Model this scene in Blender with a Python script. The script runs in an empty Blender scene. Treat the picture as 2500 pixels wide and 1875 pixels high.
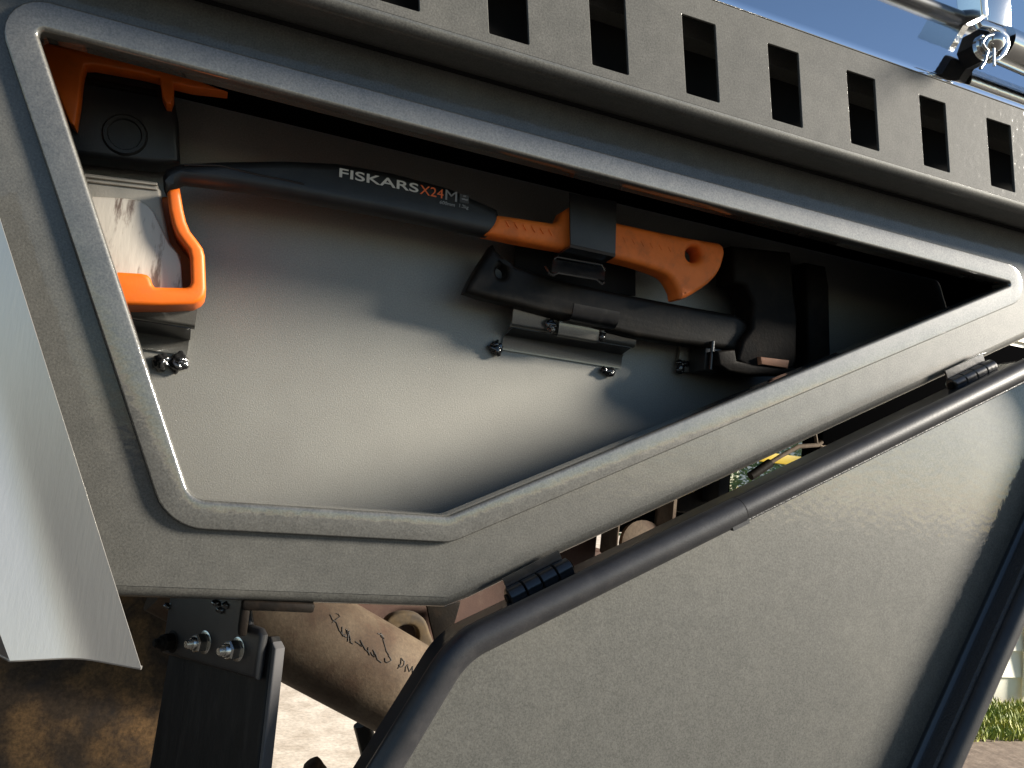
import bpy, bmesh, math, random
from mathutils import Vector, Matrix, noise
random.seed(7)
S = bpy.context.scene
COL = S.collection

# ------------------------------------------------------------------ camera
# X runs along the truck's side, Y into the truck, Z up; the toolbox side panel is the plane Y = 0
FPX, CX, CY = 2000.0, 1250.0, 937.5          # focal length / centre in photo pixels (2500 x 1875)
CAM = Vector((0.0, -0.66, 1.10))
_x = Vector((6600 - CX, 1720 - CY, FPX)).normalized()
_z = Vector((0, -1, 0.10)); _z.x = -(_x.y * _z.y + _x.z * _z.z) / _x.x; _z.normalize()
_y = -_x.cross(_z)
def ray(px, py):
    v = Vector(((px - CX) / FPX, (py - CY) / FPX, 1.0))
    return Vector((_x.dot(v), _y.dot(v), _z.dot(v)))
def P(px, py, y=0.0):
    d = ray(px, py); return CAM + d * ((y - CAM.y) / d.y)
def P2(px, py, y=0.0):
    p = P(px, py, y); return (p.x, p.z)
def L2(pts, y): return [P2(a, b, y) for a, b in pts]

cam = bpy.data.cameras.new('camera'); camo = bpy.data.objects.new('camera', cam); COL.objects.link(camo)
right = Vector((_x.x, _y.x, _z.x)); down = Vector((_x.y, _y.y, _z.y)); fwd = Vector((_x.z, _y.z, _z.z))
m = Matrix((right, -down, -fwd)).transposed().to_4x4(); m.translation = CAM
camo.matrix_world = m
cam.sensor_width = 36; cam.lens = 36 * FPX / 2500; cam.clip_start = 0.02; cam.clip_end = 3000
S.camera = camo
S.render.resolution_x = 1024; S.render.resolution_y = 768

# ------------------------------------------------------------------ light
SUN = Vector((2.2, -1.0, 0.98)).normalized()      # towards the sun
ELEV = math.asin(SUN.z); AZ = math.atan2(SUN.x, SUN.y)
w = bpy.data.worlds.new('World'); S.world = w; w.use_nodes = True
nt = w.node_tree; nt.nodes.clear()
sky = nt.nodes.new('ShaderNodeTexSky'); sky.sky_type = 'NISHITA'; sky.sun_disc = False
sky.sun_elevation = ELEV; sky.sun_rotation = AZ
sky.air_density = 1.0; sky.dust_density = 0.1; sky.ozone_density = 2.5
bg = nt.nodes.new('ShaderNodeBackground'); bg.inputs[1].default_value = 0.05
out = nt.nodes.new('ShaderNodeOutputWorld')
nt.links.new(sky.outputs[0], bg.inputs[0]); nt.links.new(bg.outputs[0], out.inputs[0])
sl = bpy.data.lights.new('sun', 'SUN'); sl.energy = 5.0; sl.angle = math.radians(13.0); sl.color = (1.0, 0.92, 0.80)
so = bpy.data.objects.new('sun', sl); COL.objects.link(so)
so.rotation_euler = SUN.to_track_quat('Z', 'Y').to_euler(); so.location = SUN * 20
S.view_settings.view_transform = 'Standard'; S.view_settings.look = 'None'
S.view_settings.exposure = 1.5; S.view_settings.gamma = 1.0

# ------------------------------------------------------------------ materials
def mat(name, col, rough=0.5, metal=0.0, col2=None, nscale=60, lo=0.35, hi=0.65, bump=0.0, bscale=400,
        coat=0.0, coatr=0.1, spec=0.5, rvar=0.0, fine=0.0, fscale=900, dust=None, stretch=None, peel=0.0, dr=(0.5, 0.75), cior=1.5):
    M = bpy.data.materials.new(name); M.use_nodes = True
    t = M.node_tree; N = t.nodes; L = t.links; b = N['Principled BSDF']
    b.inputs['Roughness'].default_value = rough; b.inputs['Metallic'].default_value = metal
    b.inputs['Specular IOR Level'].default_value = spec
    b.inputs['Coat Weight'].default_value = coat; b.inputs['Coat IOR'].default_value = cior; b.inputs['Coat Roughness'].default_value = coatr
    tc = N.new('ShaderNodeTexCoord'); mp = N.new('ShaderNodeMapping'); L.new(tc.outputs['Object'], mp.inputs[0])
    if stretch: mp.inputs['Scale'].default_value = stretch
    v = mp.outputs[0]
    def nz(scale, detail=4, rough_=0.55):
        n = N.new('ShaderNodeTexNoise'); n.inputs['Scale'].default_value = scale
        n.inputs['Detail'].default_value = detail; n.inputs['Roughness'].default_value = rough_
        L.new(v, n.inputs['Vector']); return n.outputs['Fac']
    def ramp(src, a, b_, c0=(0, 0, 0, 1), c1=(1, 1, 1, 1)):
        r = N.new('ShaderNodeValToRGB'); L.new(src, r.inputs[0])
        r.color_ramp.elements[0].position = a; r.color_ramp.elements[1].position = b_
        r.color_ramp.elements[0].color = c0; r.color_ramp.elements[1].color = c1
        return r.outputs[0]
    c = None
    if col2:
        c = ramp(nz(nscale), lo, hi, (*col, 1), (*col2, 1))
    else:
        rgb = N.new('ShaderNodeRGB'); rgb.outputs[0].default_value = (*col, 1); c = rgb.outputs[0]
    if fine:
        f = ramp(nz(fscale, 2, 0.7), 0.3, 0.7, (1 - fine,) * 3 + (1,), (1 + fine,) * 3 + (1,))
        mx = N.new('ShaderNodeMix'); mx.data_type = 'RGBA'; mx.blend_type = 'MULTIPLY'; mx.inputs[0].default_value = 1
        L.new(c, mx.inputs[6]); L.new(f, mx.inputs[7]); c = mx.outputs[2]
    if dust:
        dcol, amount, dsc = dust
        f = ramp(nz(dsc, 6, 0.65), *dr)
        mul = N.new('ShaderNodeMath'); mul.operation = 'MULTIPLY'; mul.inputs[1].default_value = amount; L.new(f, mul.inputs[0])
        mx = N.new('ShaderNodeMix'); mx.data_type = 'RGBA'; L.new(mul.outputs[0], mx.inputs[0])
        L.new(c, mx.inputs[6]); mx.inputs[7].default_value = (*dcol, 1); c = mx.outputs[2]
    L.new(c, b.inputs['Base Color'])
    if rvar:
        r = N.new('ShaderNodeMapRange'); L.new(nz(nscale * 1.7, 5), r.inputs[0])
        r.inputs[1].default_value = 0.3; r.inputs[2].default_value = 0.7
        r.inputs[3].default_value = max(0.02, rough - rvar); r.inputs[4].default_value = min(1, rough + rvar)
        L.new(r.outputs[0], b.inputs['Roughness'])
    if bump:
        bp = N.new('ShaderNodeBump'); bp.inputs['Strength'].default_value = bump; bp.inputs['Distance'].default_value = 0.001
        L.new(nz(bscale, 3), bp.inputs['Height']); L.new(bp.outputs[0], b.inputs['Normal'])
    if peel:
        bp = N.new('ShaderNodeBump'); bp.inputs['Strength'].default_value = peel; bp.inputs['Distance'].default_value = 0.001
        L.new(nz(150, 2, 0.4), bp.inputs['Height']); L.new(bp.outputs[0], b.inputs['Coat Normal'])
    return M

M = {}
_pk = dict(nscale=70, lo=0.3, hi=0.7, bump=0.14, bscale=800, spec=0.3, fine=0.30, fscale=620, dust=((0.22, 0.21, 0.18), 0.16, 9))
M['paint'] = mat('charcoal_powder_coat', (0.074, 0.073, 0.066), 0.56, 0.30, (0.092, 0.090, 0.081), coat=0.7, coatr=0.09, peel=0.15, **_pk)
M['frame'] = mat('charcoal_frame_coat', (0.074, 0.073, 0.066), 0.54, 0.35, (0.092, 0.090, 0.081), coat=1.0, coatr=0.06, cior=1.8, peel=0.15, **_pk)
M['doorpaint'] = mat('charcoal_door_coat', (0.080, 0.080, 0.072), 0.58, 0.25, (0.094, 0.093, 0.084), coat=1.0, coatr=0.06, cior=1.6, peel=0.22, **_pk)
M['rail'] = mat('charcoal_rail_coat', (0.072, 0.071, 0.064), 0.65, 0.0, (0.088, 0.086, 0.078), 70, 0.3, 0.7, bump=0.14, bscale=800, spec=0.12,
                 coat=0.25, coatr=0.10, fine=0.28, fscale=620, dust=((0.22, 0.21, 0.18), 0.14, 9), peel=0.4)
M['inner'] = mat('charcoal_inner_paint', (0.255, 0.248, 0.224), 0.64, 0.92, (0.272, 0.266, 0.240), 20, 0.3, 0.7, bump=0.2, bscale=800,
                 coat=0.2, coatr=0.25, fine=0.15, fscale=700)
M['gloss'] = mat('charcoal_gloss_paint', (0.03, 0.031, 0.033), 0.4, 0.2, None, coat=1.0, coatr=0.03, peel=0.12, fine=0.2)
M['blackgloss'] = mat('black_gloss_steel', (0.008, 0.008, 0.009), 0.30, 0.0, (0.013, 0.013, 0.013), 80, bump=0.15, bscale=250, coat=0.5, coatr=0.08, dust=((0.10, 0.09, 0.08), 0.2, 90))
M['black'] = mat('black_plastic', (0.012, 0.012, 0.013), 0.42, 0, (0.018, 0.018, 0.018), 60, bump=0.15, bscale=900, fine=0.2)
M['rubber'] = mat('black_rubber_seal', (0.016, 0.016, 0.018), 0.42, 0, (0.022, 0.022, 0.024), 50, bump=0.12, bscale=700, dust=((0.12, 0.11, 0.10), 0.12, 60), fine=0.2)
M['grip'] = mat('stippled_rubber', (0.03, 0.03, 0.032), 0.5, 0, None, bump=1.0, bscale=420, fine=0.3)
M['orange'] = mat('orange_plastic', (0.62, 0.115, 0.002), 0.5, 0, (0.56, 0.10, 0.002), 30, bump=0.08, bscale=500, dust=((0.25, 0.09, 0.02), 0.35, 70))
M['grip_orange'] = mat('orange_rubber_grip', (0.90, 0.21, 0.03), 0.6, 0, (0.80, 0.18, 0.025), 60, bump=0.35, bscale=260, dust=((0.2, 0.08, 0.04), 0.3, 60))
M['steel'] = mat('brushed_axe_steel', (0.44, 0.40, 0.34), 0.45, 0.2, (0.52, 0.47, 0.40), 40, bump=0.2, bscale=300,
                 stretch=(1, 1, 0.22), dust=((0.09, 0.055, 0.04), 0.9, 95), dr=(0.52, 0.64))
M['cheek'] = mat('grey_axe_cheek', (0.33, 0.30, 0.25), 0.5, 0.3, (0.27, 0.25, 0.21), 50, bump=0.2, bscale=500)
M['darksteel'] = mat('dark_forged_steel', (0.005, 0.004, 0.0035), 0.6, 0.0, (0.010, 0.008, 0.006), 35, bump=0.3, bscale=300, dust=((0.03, 0.019, 0.012), 0.35, 60), spec=0.1)
M['wood'] = mat('reddish_wood', (0.42, 0.20, 0.11), 0.6, 0, (0.33, 0.15, 0.08), 120, bump=0.2)
M['worn'] = mat('worn_black_handle', (0.008, 0.007, 0.006), 0.45, 0, (0.014, 0.012, 0.010), 26, bump=0.15, bscale=300, fine=0.2, dust=((0.04, 0.03, 0.02), 0.4, 45), spec=0.15)
M['zinc'] = mat('zinc_plated_steel', (0.62, 0.62, 0.58), 0.25, 1.0, (0.5, 0.5, 0.47), 120, bump=0.1, bscale=600)
M['polished'] = mat('polished_grey_paint', (0.92, 0.92, 0.92), 0.06, 1.0, None, bump=0.05, bscale=120, peel=0.1)
M['stainless'] = mat('stainless_steel', (0.66, 0.65, 0.62), 0.10, 1.0, None, bump=0.03, bscale=300)
M['silver'] = mat('silver_satin_panel', (0.46, 0.44, 0.41), 0.30, 0.75, (0.54, 0.52, 0.485), 14, bump=0.10, bscale=500, coat=0.3, coatr=0.2, stretch=(1, 1, 0.15))
M['bracket'] = mat('lit_bracket_coat', (0.16, 0.156, 0.14), 0.33, 0.6, None, coat=1.0, coatr=0.05, bump=0.1, bscale=400, fine=0.15)  # lightened coat: brightness of the lit bracket faces put into the colour
M['weld'] = mat('black_painted_weld', (0.02, 0.02, 0.02), 0.15, 0.3, None, bump=0.2, bscale=250, coat=1.0, coatr=0.05)
M['flap'] = mat('black_rubber_flap', (0.005, 0.005, 0.005), 0.5, 0, (0.010, 0.0095, 0.009), 60, bump=0.3, bscale=300, stretch=(1, 1, 0.2), dust=((0.06, 0.052, 0.045), 0.3, 90), spec=0.2)
M['flapedge'] = mat('grey_rubber_edge', (0.05, 0.048, 0.049), 0.6, 0)
M['rust'] = mat('rusty_dusty_steel', (0.050, 0.029, 0.015), 0.85, 0.0, (0.105, 0.076, 0.048), 13, 0.38, 0.62, bump=0.4, bscale=200, dust=((0.05, 0.020, 0.009), 0.85, 24), fine=0.2, fscale=300)
M['mud'] = mat('mud_caked_guard', (0.05, 0.032, 0.018), 0.95, 0, (0.15, 0.085, 0.035), 22, 0.42, 0.62, bump=0.8, bscale=90, dust=((0.02, 0.018, 0.018), 0.9, 34), fine=0.4, fscale=250)
M['chassis'] = mat('red_brown_chassis', (0.045, 0.020, 0.013), 0.8, 0.0, (0.07, 0.034, 0.022), 18, bump=0.2, dust=((0.12, 0.085, 0.06), 0.4, 30))
M['dark'] = mat('dark_underbody', (0.007, 0.007, 0.008), 0.8, 0, (0.014, 0.013, 0.012), 14, spec=0.15)
M['no_bounce'] = mat('no_bounce_black', (0.0025, 0.0025, 0.0027), 1.0, 0, None, spec=0.0)  # near-black that swallows bounce light, so shade is put into the colour
M['yellowdirt'] = mat('yellowed_bracket', (0.085, 0.055, 0.022), 0.85, 0.0, (0.035, 0.025, 0.015), 50, bump=0.3, bscale=200)
M['white_print'] = mat('white_print', (0.62, 0.61, 0.58), 0.5, 0)
M['red_print'] = mat('red_orange_print', (0.80, 0.16, 0.04), 0.5, 0)
M['grey_print'] = mat('grey_print', (0.24, 0.25, 0.26), 0.5, 0)
M['pict'] = mat('faded_pictogram', (0.05, 0.052, 0.056), 0.5, 0)
M['ink'] = mat('black_marker_ink', (0.015, 0.013, 0.012), 0.6, 0)
M['gravel'] = mat('pale_gravel', (0.60, 0.52, 0.42), 0.9, 0, (0.42, 0.35, 0.27), 9, bump=0.6, bscale=40, fine=0.2, fscale=60)
M['low_bounce_ground'] = mat('low_bounce_brown_grey', (0.036, 0.033, 0.031), 0.95, 0, (0.055, 0.049, 0.044), 20, bump=0.6, bscale=60, fine=0.25, fscale=90)
M['dirt'] = mat('brown_dirt_road', (0.12, 0.085, 0.06), 0.95, 0, (0.20, 0.15, 0.11), 20, bump=0.6, bscale=60, fine=0.3, fscale=90)
M['board'] = mat('cream_weatherboard', (0.80, 0.77, 0.66), 0.55, 0, (0.74, 0.71, 0.60), 3, bump=0.1, bscale=60)
M['grass'] = mat('grass_blades', (0.15, 0.21, 0.025), 0.6, 0, (0.32, 0.32, 0.05), 5)
M['leaf'] = mat('hedge_leaf', (0.16, 0.24, 0.06), 0.5, 0, (0.34, 0.40, 0.16), 3)
M['yellow'] = mat('yellow_paint', (0.75, 0.52, 0.05), 0.5, 0)
M['bark'] = mat('bark', (0.10, 0.075, 0.05), 0.9)

# ------------------------------------------------------------------ helpers
def put(name, me, material, parent=None, smooth=None):
    o = bpy.data.objects.new(name, me); COL.objects.link(o)
    if material: me.materials.clear(); me.materials.append(material)
    if parent: o.parent = parent
    if smooth is not None:
        me.shade_smooth()
        me.set_sharp_from_angle(angle=math.radians(smooth))
    return o
def thing(name, label, cat, loc=(0, 0, 0), group=None, kind=None):
    o = bpy.data.objects.new(name, None); COL.objects.link(o); o.empty_display_size = 0.05
    tag(o, label, cat, group, kind); return o
def tag(o, label=None, cat=None, group=None, kind=None):
    if label: o['label'] = label
    if cat: o['category'] = cat
    if group: o['group'] = group
    if kind: o['kind'] = kind
    return o
def empty(name, parent):
    o = bpy.data.objects.new(name, None); COL.objects.link(o); o.parent = parent; o.empty_display_size = 0.02; return o
def mesh(name, vs, fs, material, parent=None, smooth=None):
    me = bpy.data.meshes.new(name); me.from_pydata([tuple(v) for v in vs], [], fs); me.validate(); me.update()
    bm = bmesh.new(); bm.from_mesh(me); bmesh.ops.recalc_face_normals(bm, faces=bm.faces); bm.to_mesh(me); bm.free()
    return put(name, me, material, parent, smooth)
def plate(name, loops, y0, y1, material, parent=None, bev=0.0, res=2, smooth=35, xf=None):
    """extruded outline (X,Z loops, further loops are holes) between Y=y0 and Y=y1 with rounded edges"""
    c = bpy.data.curves.new(name, 'CURVE'); c.dimensions = '2D'; c.fill_mode = 'BOTH'
    c.extrude = max(1e-5, (y1 - y0) / 2 - bev); c.bevel_depth = bev; c.bevel_resolution = res; c.offset = -bev
    for lp in loops:
        s = c.splines.new('POLY'); s.points.add(len(lp) - 1); s.use_cyclic_u = True
        for p, q in zip(s.points, lp): p.co = (q[0], q[1], 0, 1)
    t = bpy.data.objects.new('tmp', c); COL.objects.link(t)
    dg = bpy.context.evaluated_depsgraph_get(); dg.update()
    me = bpy.data.meshes.new_from_object(t.evaluated_get(dg)); me.name = name
    bpy.data.objects.remove(t); bpy.data.curves.remove(c)
    ym = (y0 + y1) / 2
    for v in me.vertices:
        x, y, z = v.co; q = Vector((x, ym - z, y)); v.co = xf(q) if xf else q
    me.update()
    bm = bmesh.new(); bm.from_mesh(me); bmesh.ops.remove_doubles(bm, verts=bm.verts, dist=1e-6)
    bmesh.ops.recalc_face_normals(bm, faces=bm.faces); bm.to_mesh(me); bm.free()
    return put(name, me, material, parent, smooth)
def catmull(pts, n=6, closed=False):
    o = []; N = len(pts); pts = [Vector(p) for p in pts]
    for i in range(N if closed else N - 1):
        if closed: a, b, c, d = pts[i - 1], pts[i], pts[(i + 1) % N], pts[(i + 2) % N]
        else: a, b, c, d = pts[max(i - 1, 0)], pts[i], pts[i + 1], pts[min(i + 2, N - 1)]
        for k in range(n):
            t = k / n
            o.append(0.5 * ((2 * b) + (c - a) * t + (2 * a - 5 * b + 4 * c - d) * t * t + (3 * b - a - 3 * c + d) * t ** 3))
    if not closed: o.append(pts[-1])
    return o
def sweep(name, pts, sec, material, parent=None, up=(0, -1, 0), closed=False, smooth=40, caps=True):
    pts = [Vector(p) for p in pts]; N = len(pts); vs = []; fs = []; up = Vector(up)
    for i, p in enumerate(pts):
        a = pts[i - 1] if (i or closed) else p
        b = pts[(i + 1) % N] if (i < N - 1 or closed) else p
        t = (b - a).normalized(); s = t.cross(up).normalized(); u = s.cross(t).normalized()
        sc = sec(i / max(1, N - 1)) if callable(sec) else sec
        for q in sc: vs.append(p + s * q[0] + u * q[1])
        K = len(sc)
    for i in range(N if closed else N - 1):
        for k in range(K):
            j = (i + 1) % N; fs.append((i * K + k, i * K + (k + 1) % K, j * K + (k + 1) % K, j * K + k))
    if not closed and caps: fs.append(tuple(range(K))[::-1]); fs.append(tuple((N - 1) * K + k for k in range(K)))
    return mesh(name, vs, fs, material, parent, smooth)
def circ(r, n=14, ry=None):
    ry = ry or r
    return [(r * math.cos(2 * math.pi * k / n), ry * math.sin(2 * math.pi * k / n)) for k in range(n)]
def tube(name, pts, r, material, parent=None, n=14, up=(0, -1, 0), **k):
    return sweep(name, pts, circ(r, n), material, parent, up, **k)
def box(name, a, b, material, parent=None, bev=0.0015, xf=None):
    bm = bmesh.new(); bmesh.ops.create_cube(bm, size=1)
    for v in bm.verts: v.co = Vector([(a[i] + b[i]) / 2 + v.co[i] * (b[i] - a[i]) for i in range(3)])
    if bev: bmesh.ops.bevel(bm, geom=bm.edges[:], offset=bev, segments=2, affect='EDGES', profile=0.5)
    if xf:
        for v in bm.verts: v.co = xf(v.co)
        bmesh.ops.recalc_face_normals(bm, faces=bm.faces)
    me = bpy.data.meshes.new(name); bm.to_mesh(me); bm.free()
    return put(name, me, material, parent, 40)
def lathe(name, prof, origin, axis, material, parent=None, n=20, smooth=35, seg_rot=0):
    """prof: (distance along axis, radius)"""
    ax = Vector(axis).normalized(); s = ax.orthogonal().normalized(); u = ax.cross(s); o = Vector(origin); vs = []; fs = []
    for d, r in prof:
        for k in range(n):
            a = 2 * math.pi * k / n + seg_rot; vs.append(o + ax * d + (s * math.cos(a) + u * math.sin(a)) * r)
    for i in range(len(prof) - 1):
        for k in range(n): fs.append((i * n + k, i * n + (k + 1) % n, (i + 1) * n + (k + 1) % n, (i + 1) * n + k))
    fs.append(tuple(range(n))); fs.append(tuple((len(prof) - 1) * n + k for k in range(n)))
    return mesh(name, vs, fs, material, parent, smooth)
def blob(name, c, r, material, parent=None, seed=0, amp=0.35, sub=3, sc=1.0):
    bm = bmesh.new(); bmesh.ops.create_icosphere(bm, subdivisions=sub, radius=1)
    for v in bm.verts:
        d = 1 + amp * noise.noise(v.co * 1.6 * sc + Vector((seed * 3.1, seed, 1.7))) * 1.6
        v.co = Vector((c[0] + v.co.x * r[0] * d, c[1] + v.co.y * r[1] * d, c[2] + v.co.z * r[2] * d))
    me = bpy.data.meshes.new(name); bm.to_mesh(me); bm.free()
    return put(name, me, material, parent, 80)
def corners(poly, rads, n=8):
    """rounded polygon as (centre, radius, angles) so it can be offset; poly is anticlockwise in (x,z)"""
    out = []; N = len(poly)
    for i in range(N):
        a = Vector(poly[i - 1]); b = Vector(poly[i]); c = Vector(poly[(i + 1) % N])
        d0 = (b - a).normalized(); d1 = (c - b).normalized()
        n0 = Vector((d0.y, -d0.x)); n1 = Vector((d1.y, -d1.x)); r = rads[i]
        bis = (n0 + n1).normalized(); ctr = b - bis * (r / bis.dot(n0))
        a0 = math.atan2(n0.y, n0.x); a1 = math.atan2(n1.y, n1.x)
        while a1 < a0: a1 += 2 * math.pi
        out.append((ctr, r, [a0 + (a1 - a0) * k / n for k in range(n + 1)]))
    return out
def loop(cs, off=0.0):
    return [(c.x + (r + off) * math.cos(a), c.y + (r + off) * math.sin(a)) for c, r, an in cs for a in an]
def loft(name, rings, material, parent=None, closed_ring=False, smooth=40, cap0=False, cap1=False):
    """rings: list of (offset loop, y)"""
    vs = []; fs = []; K = len(rings[0][0])
    for lp, y in rings: vs += [(p[0], y, p[1]) for p in lp]
    R = len(rings)
    for i in range(R if closed_ring else R - 1):
        j = (i + 1) % R
        for k in range(K): fs.append((i * K + k, i * K + (k + 1) % K, j * K + (k + 1) % K, j * K + k))
    if cap0: fs.append(tuple(range(K)))
    if cap1: fs.append(tuple((R - 1) * K + k for k in range(K)))
    return mesh(name, vs, fs, material, parent, smooth)

# ------------------------------------------------------------------ setting
g = mesh('ground', [(-400, -400, 0), (400, -400, 0), (400, 400, 0), (-400, 400, 0)], [(0, 1, 2, 3)], M['gravel']); g['kind'] = 'structure'
g = mesh('bounce_cut_ground', [(-60, -60, 0.004), (60, -60, 0.004), (60, 1.0, 0.004), (-60, 1.0, 0.004)], [(0, 1, 2, 3)], M['low_bounce_ground']); g['kind'] = 'structure'  # unseen dark ground added to cut bounce light from below
g = mesh('road', [(1.9, 0.9, 0.008), (9, 0.9, 0.008), (9, 2.40, 0.008), (1.9, 2.40, 0.008)], [(0, 1, 2, 3)], M['dirt']); g['kind'] = 'structure'

# ------------------------------------------------------------------ truck
truck = thing('truck', 'charcoal off-road truck tray side with open toolbox hatch, slotted rail and underbody', 'truck')
# opening (inner edge of the raised frame), anticlockwise seen from outside: BL, B, R, TL
OPEN = [(0.0015, 1.0500), (0.2005, 1.0535), (0.8310, 1.3645), (-0.1475, 1.3735)]
CS = corners(OPEN, [0.018, 0.016, 0.002, 0.004], 8)
LIP, H = 0.0215, 0.0060
rs = []
r1 = 0.0013
for off, y in [(LIP + 0.0012, 0.0006), (LIP + 0.0005, -H + 2 * r1)]: rs.append((loop(CS, off), y))
for k in range(6):
    a = k / 5 * math.pi / 2; rs.append((loop(CS, LIP - r1 + r1 * math.cos(a)), -H + r1 - r1 * math.sin(a)))
r2 = 0.0032
for k in range(6):
    a = k / 5 * math.pi / 2; rs.append((loop(CS, r2 - r2 * math.sin(a)), -H + r2 - r2 * math.cos(a)))
rs += [(loop(CS, 0.0), 0.016), (loop(CS, 0.0015), 0.0175), (loop(CS, 0.0032), 0.016), (loop(CS, 0.0032), 0.004), (loop(CS, LIP - 0.003), 0.0035)]
loft('opening_frame', rs, M['frame'], truck, smooth=45)

BOT = [(-0.55, 0.972), (-0.0347, 0.9763 + 0.008), (0.2085, 0.979 + 0.008), (0.2255, 0.9945), (0.3032, 1.0350), (0.4775, 1.1225), (0.6034, 1.1860), (0.7198, 1.2445), (0.8585, 1.3145), (1.0, 1.386), (1.15, 1.462)]
sp = BOT + [(1.15, 1.50), (-0.55, 1.50)]
plate('side_panel', [sp, loop(CS, 0.004)], 0.0, 0.003, M['paint'], truck, bev=0.0)
# rolled lower edge and the flange behind it
RB = 0.0095
def rollsec():
    o = [(RB * math.cos(a), RB * math.sin(a)) for a in [math.pi / 2 - math.pi * 1.05 * k / 10 for k in range(11)]]
    i = [((RB - 0.002) * math.cos(a), (RB - 0.002) * math.sin(a)) for a in [math.pi / 2 - math.pi * 1.05 * k / 10 for k in range(10, -1, -1)]]
    return o + i
path = [Vector((x, RB, z)) for x, z in catmull(BOT, 5)] if False else [Vector((x, RB + 0.0004, z)) for x, z in BOT]
sweep('rolled_edge', path, rollsec(), M['paint'], truck, up=(0, -1, 0), smooth=50)
sweep('edge_flange', [p + Vector((0.003, 0.012, -RB + 0.001)) for p in path], [(-0.0009, -0.022), (0.0009, -0.022), (0.0009, 0.012), (-0.0009, 0.012)], M['zinc'], truck, smooth=20)

# inside of the toolbox
YB = 0.16
BX = corners([(-0.045, 0.990), (0.216, 0.990), (0.93, 1.350), (0.90, 1.410), (-0.30, 1.410)], [0.01] * 5, 3)
bl = loop(BX, 0.0)
plate('back_wall', [loop(BX, 0.004)], YB, YB + 0.003, M['inner'], truck)
loft('liner_wall', [(bl, 0.0035), (bl, YB - 0.0005), (loop(BX, 0.002), YB - 0.0005), (loop(BX, 0.002), 0.0035)], M['no_bounce'], truck, closed_ring=True, smooth=30)  # black walls hold the box interior in shade

plate('bounce_stop_sheet', [[(-0.30, 0.995), (0.215, 0.995), (0.89, 1.345), (0.89, 1.405), (-0.30, 1.405)], loop(CS, 0.0045)], 0.0042, 0.0052, M['no_bounce'], truck)  # added sheet, black to stop bounce light inside the box
# slotted rail above
YR = -0.055; ZL, ZT = 1.4335, 1.5345
slots = []
for k in range(-3, 9):
    x0 = 0.3586 + 0.0927 * k
    sl_ = corners([(x0, 1.4420), (x0 + 0.0347, 1.4422), (x0 + 0.0232, 1.5127), (x0 - 0.0120, 1.5125)], [0.0012] * 4, 3)
    slots.append(loop(sl_))
plate('rail_face', [[(-0.55, ZL), (1.05, ZL), (1.05, ZT), (-0.55, ZT)]] + slots, YR, YR + 0.003, M['rail'], truck, bev=0.0006, res=1, smooth=None)
# rounded lower fold + underside
sec = []
RR = 0.009
for k in range(9):
    a = math.pi + k / 8 * math.pi / 2; sec.append((YR + RR + RR * math.cos(a), ZL + RR * math.sin(a) + 0.0))
sec += [(0.004, ZL - RR + 0.007)]
inn = [(y + 0.0016, z + 0.0018) for y, z in sec]
def extrude_x(name, sec, x0, x1, material, parent, smooth=40):
    n = len(sec); vs = [(x0, y, z) for y, z in sec] + [(x1, y, z) for y, z in sec]
    fs = [(k, (k + 1) % n, n + (k + 1) % n, n + k) for k in range(n)] + [tuple(range(n)), tuple(range(2 * n - 1, n - 1, -1))]
    return mesh(name, vs, fs, material, parent, smooth)
extrude_x('rail_underside', sec + inn[::-1], -0.55, 1.05, M['paint'], truck)
# glossy upper face, folded back
TB = math.radians(24); LB = 0.105
t0 = (YR + 0.0012, ZT + 0.0010); t1 = (t0[0] + LB * math.sin(TB), t0[1] + LB * math.cos(TB))
nn = (math.cos(TB) * 0.003, -math.sin(TB) * 0.003)
rnd_ = []
for k in range(9):
    a = TB * k / 8; rc = 0.020; rnd_.append((YR - 0.0006 + rc * (1 - math.cos(a)), ZT + 0.0010 + rc * math.sin(a)))
t1 = (rnd_[-1][0] + LB * math.sin(TB), rnd_[-1][1] + LB * math.cos(TB))
fold = rnd_ + [t1, (t1[0] + 0.002, t1[1] + 0.003), (t1[0] + 0.03, t1[1] + 0.004), (t1[0] + 0.03, t1[1] + 0.001), (t1[0] + nn[0], t1[1] + nn[1]), (t0[0] + nn[0], t0[1] + nn[1])]
extrude_x('rail_cap', fold, -0.55, 1.05, M['polished'], truck, 25)
# wall behind the slots and a pale strip added for the sun patch at its top
extrude_x('rail_inner_wall', [(-0.004, 1.428), (-0.001, 1.428), (-0.001, 1.62), (-0.004, 1.62)], -0.55, 1.05, M['dark'], truck)
extrude_x('sun_patch_strip', [(-0.026, 1.512), (-0.005, 1.512), (-0.005, 1.530), (-0.026, 1.530)], -0.55, 1.05, M['inner'], truck)

# ------------------------------------------------------------------ open hatch door
door = empty('hatch_door', truck)
YD = -0.050
RIM = [(0.03, 0.62), (0.575, 0.62), (0.975, 1.347), (0.207, 0.956)]
CD = corners(RIM, [0.04, 0.04, 0.055, 0.060], 10)
plate('door_panel', [loop(CD, -0.004)], -0.0285, -0.0255, M['doorpaint'], door)
lo, li = loop(CD, 0.004), loop(CD, -0.006)
rings = [(lo, -0.0002)]
for k in range(5):
    a = k / 4 * math.pi / 2; rings.append((loop(CD, 0.001 + 0.003 * math.cos(a)), YD + 0.003 - 0.003 * math.sin(a)))
rings += [(loop(CD, -0.0015), YD)]
for k in range(7):
    a = k / 6 * math.pi / 2; rings.append((loop(CD, -0.0035 - 0.007 + 0.007 * math.cos(a)), -0.0355 + 0.007 * math.sin(a)))
loft('door_flange', rings, M['gloss'], door, smooth=50)
sp = [Vector((x, YD - 0.006, z)) for x, z in loop(CD, 0.004)]
tube('seal_bulb', sp, 0.0104, M['rubber'], door, n=20, closed=True)
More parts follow.
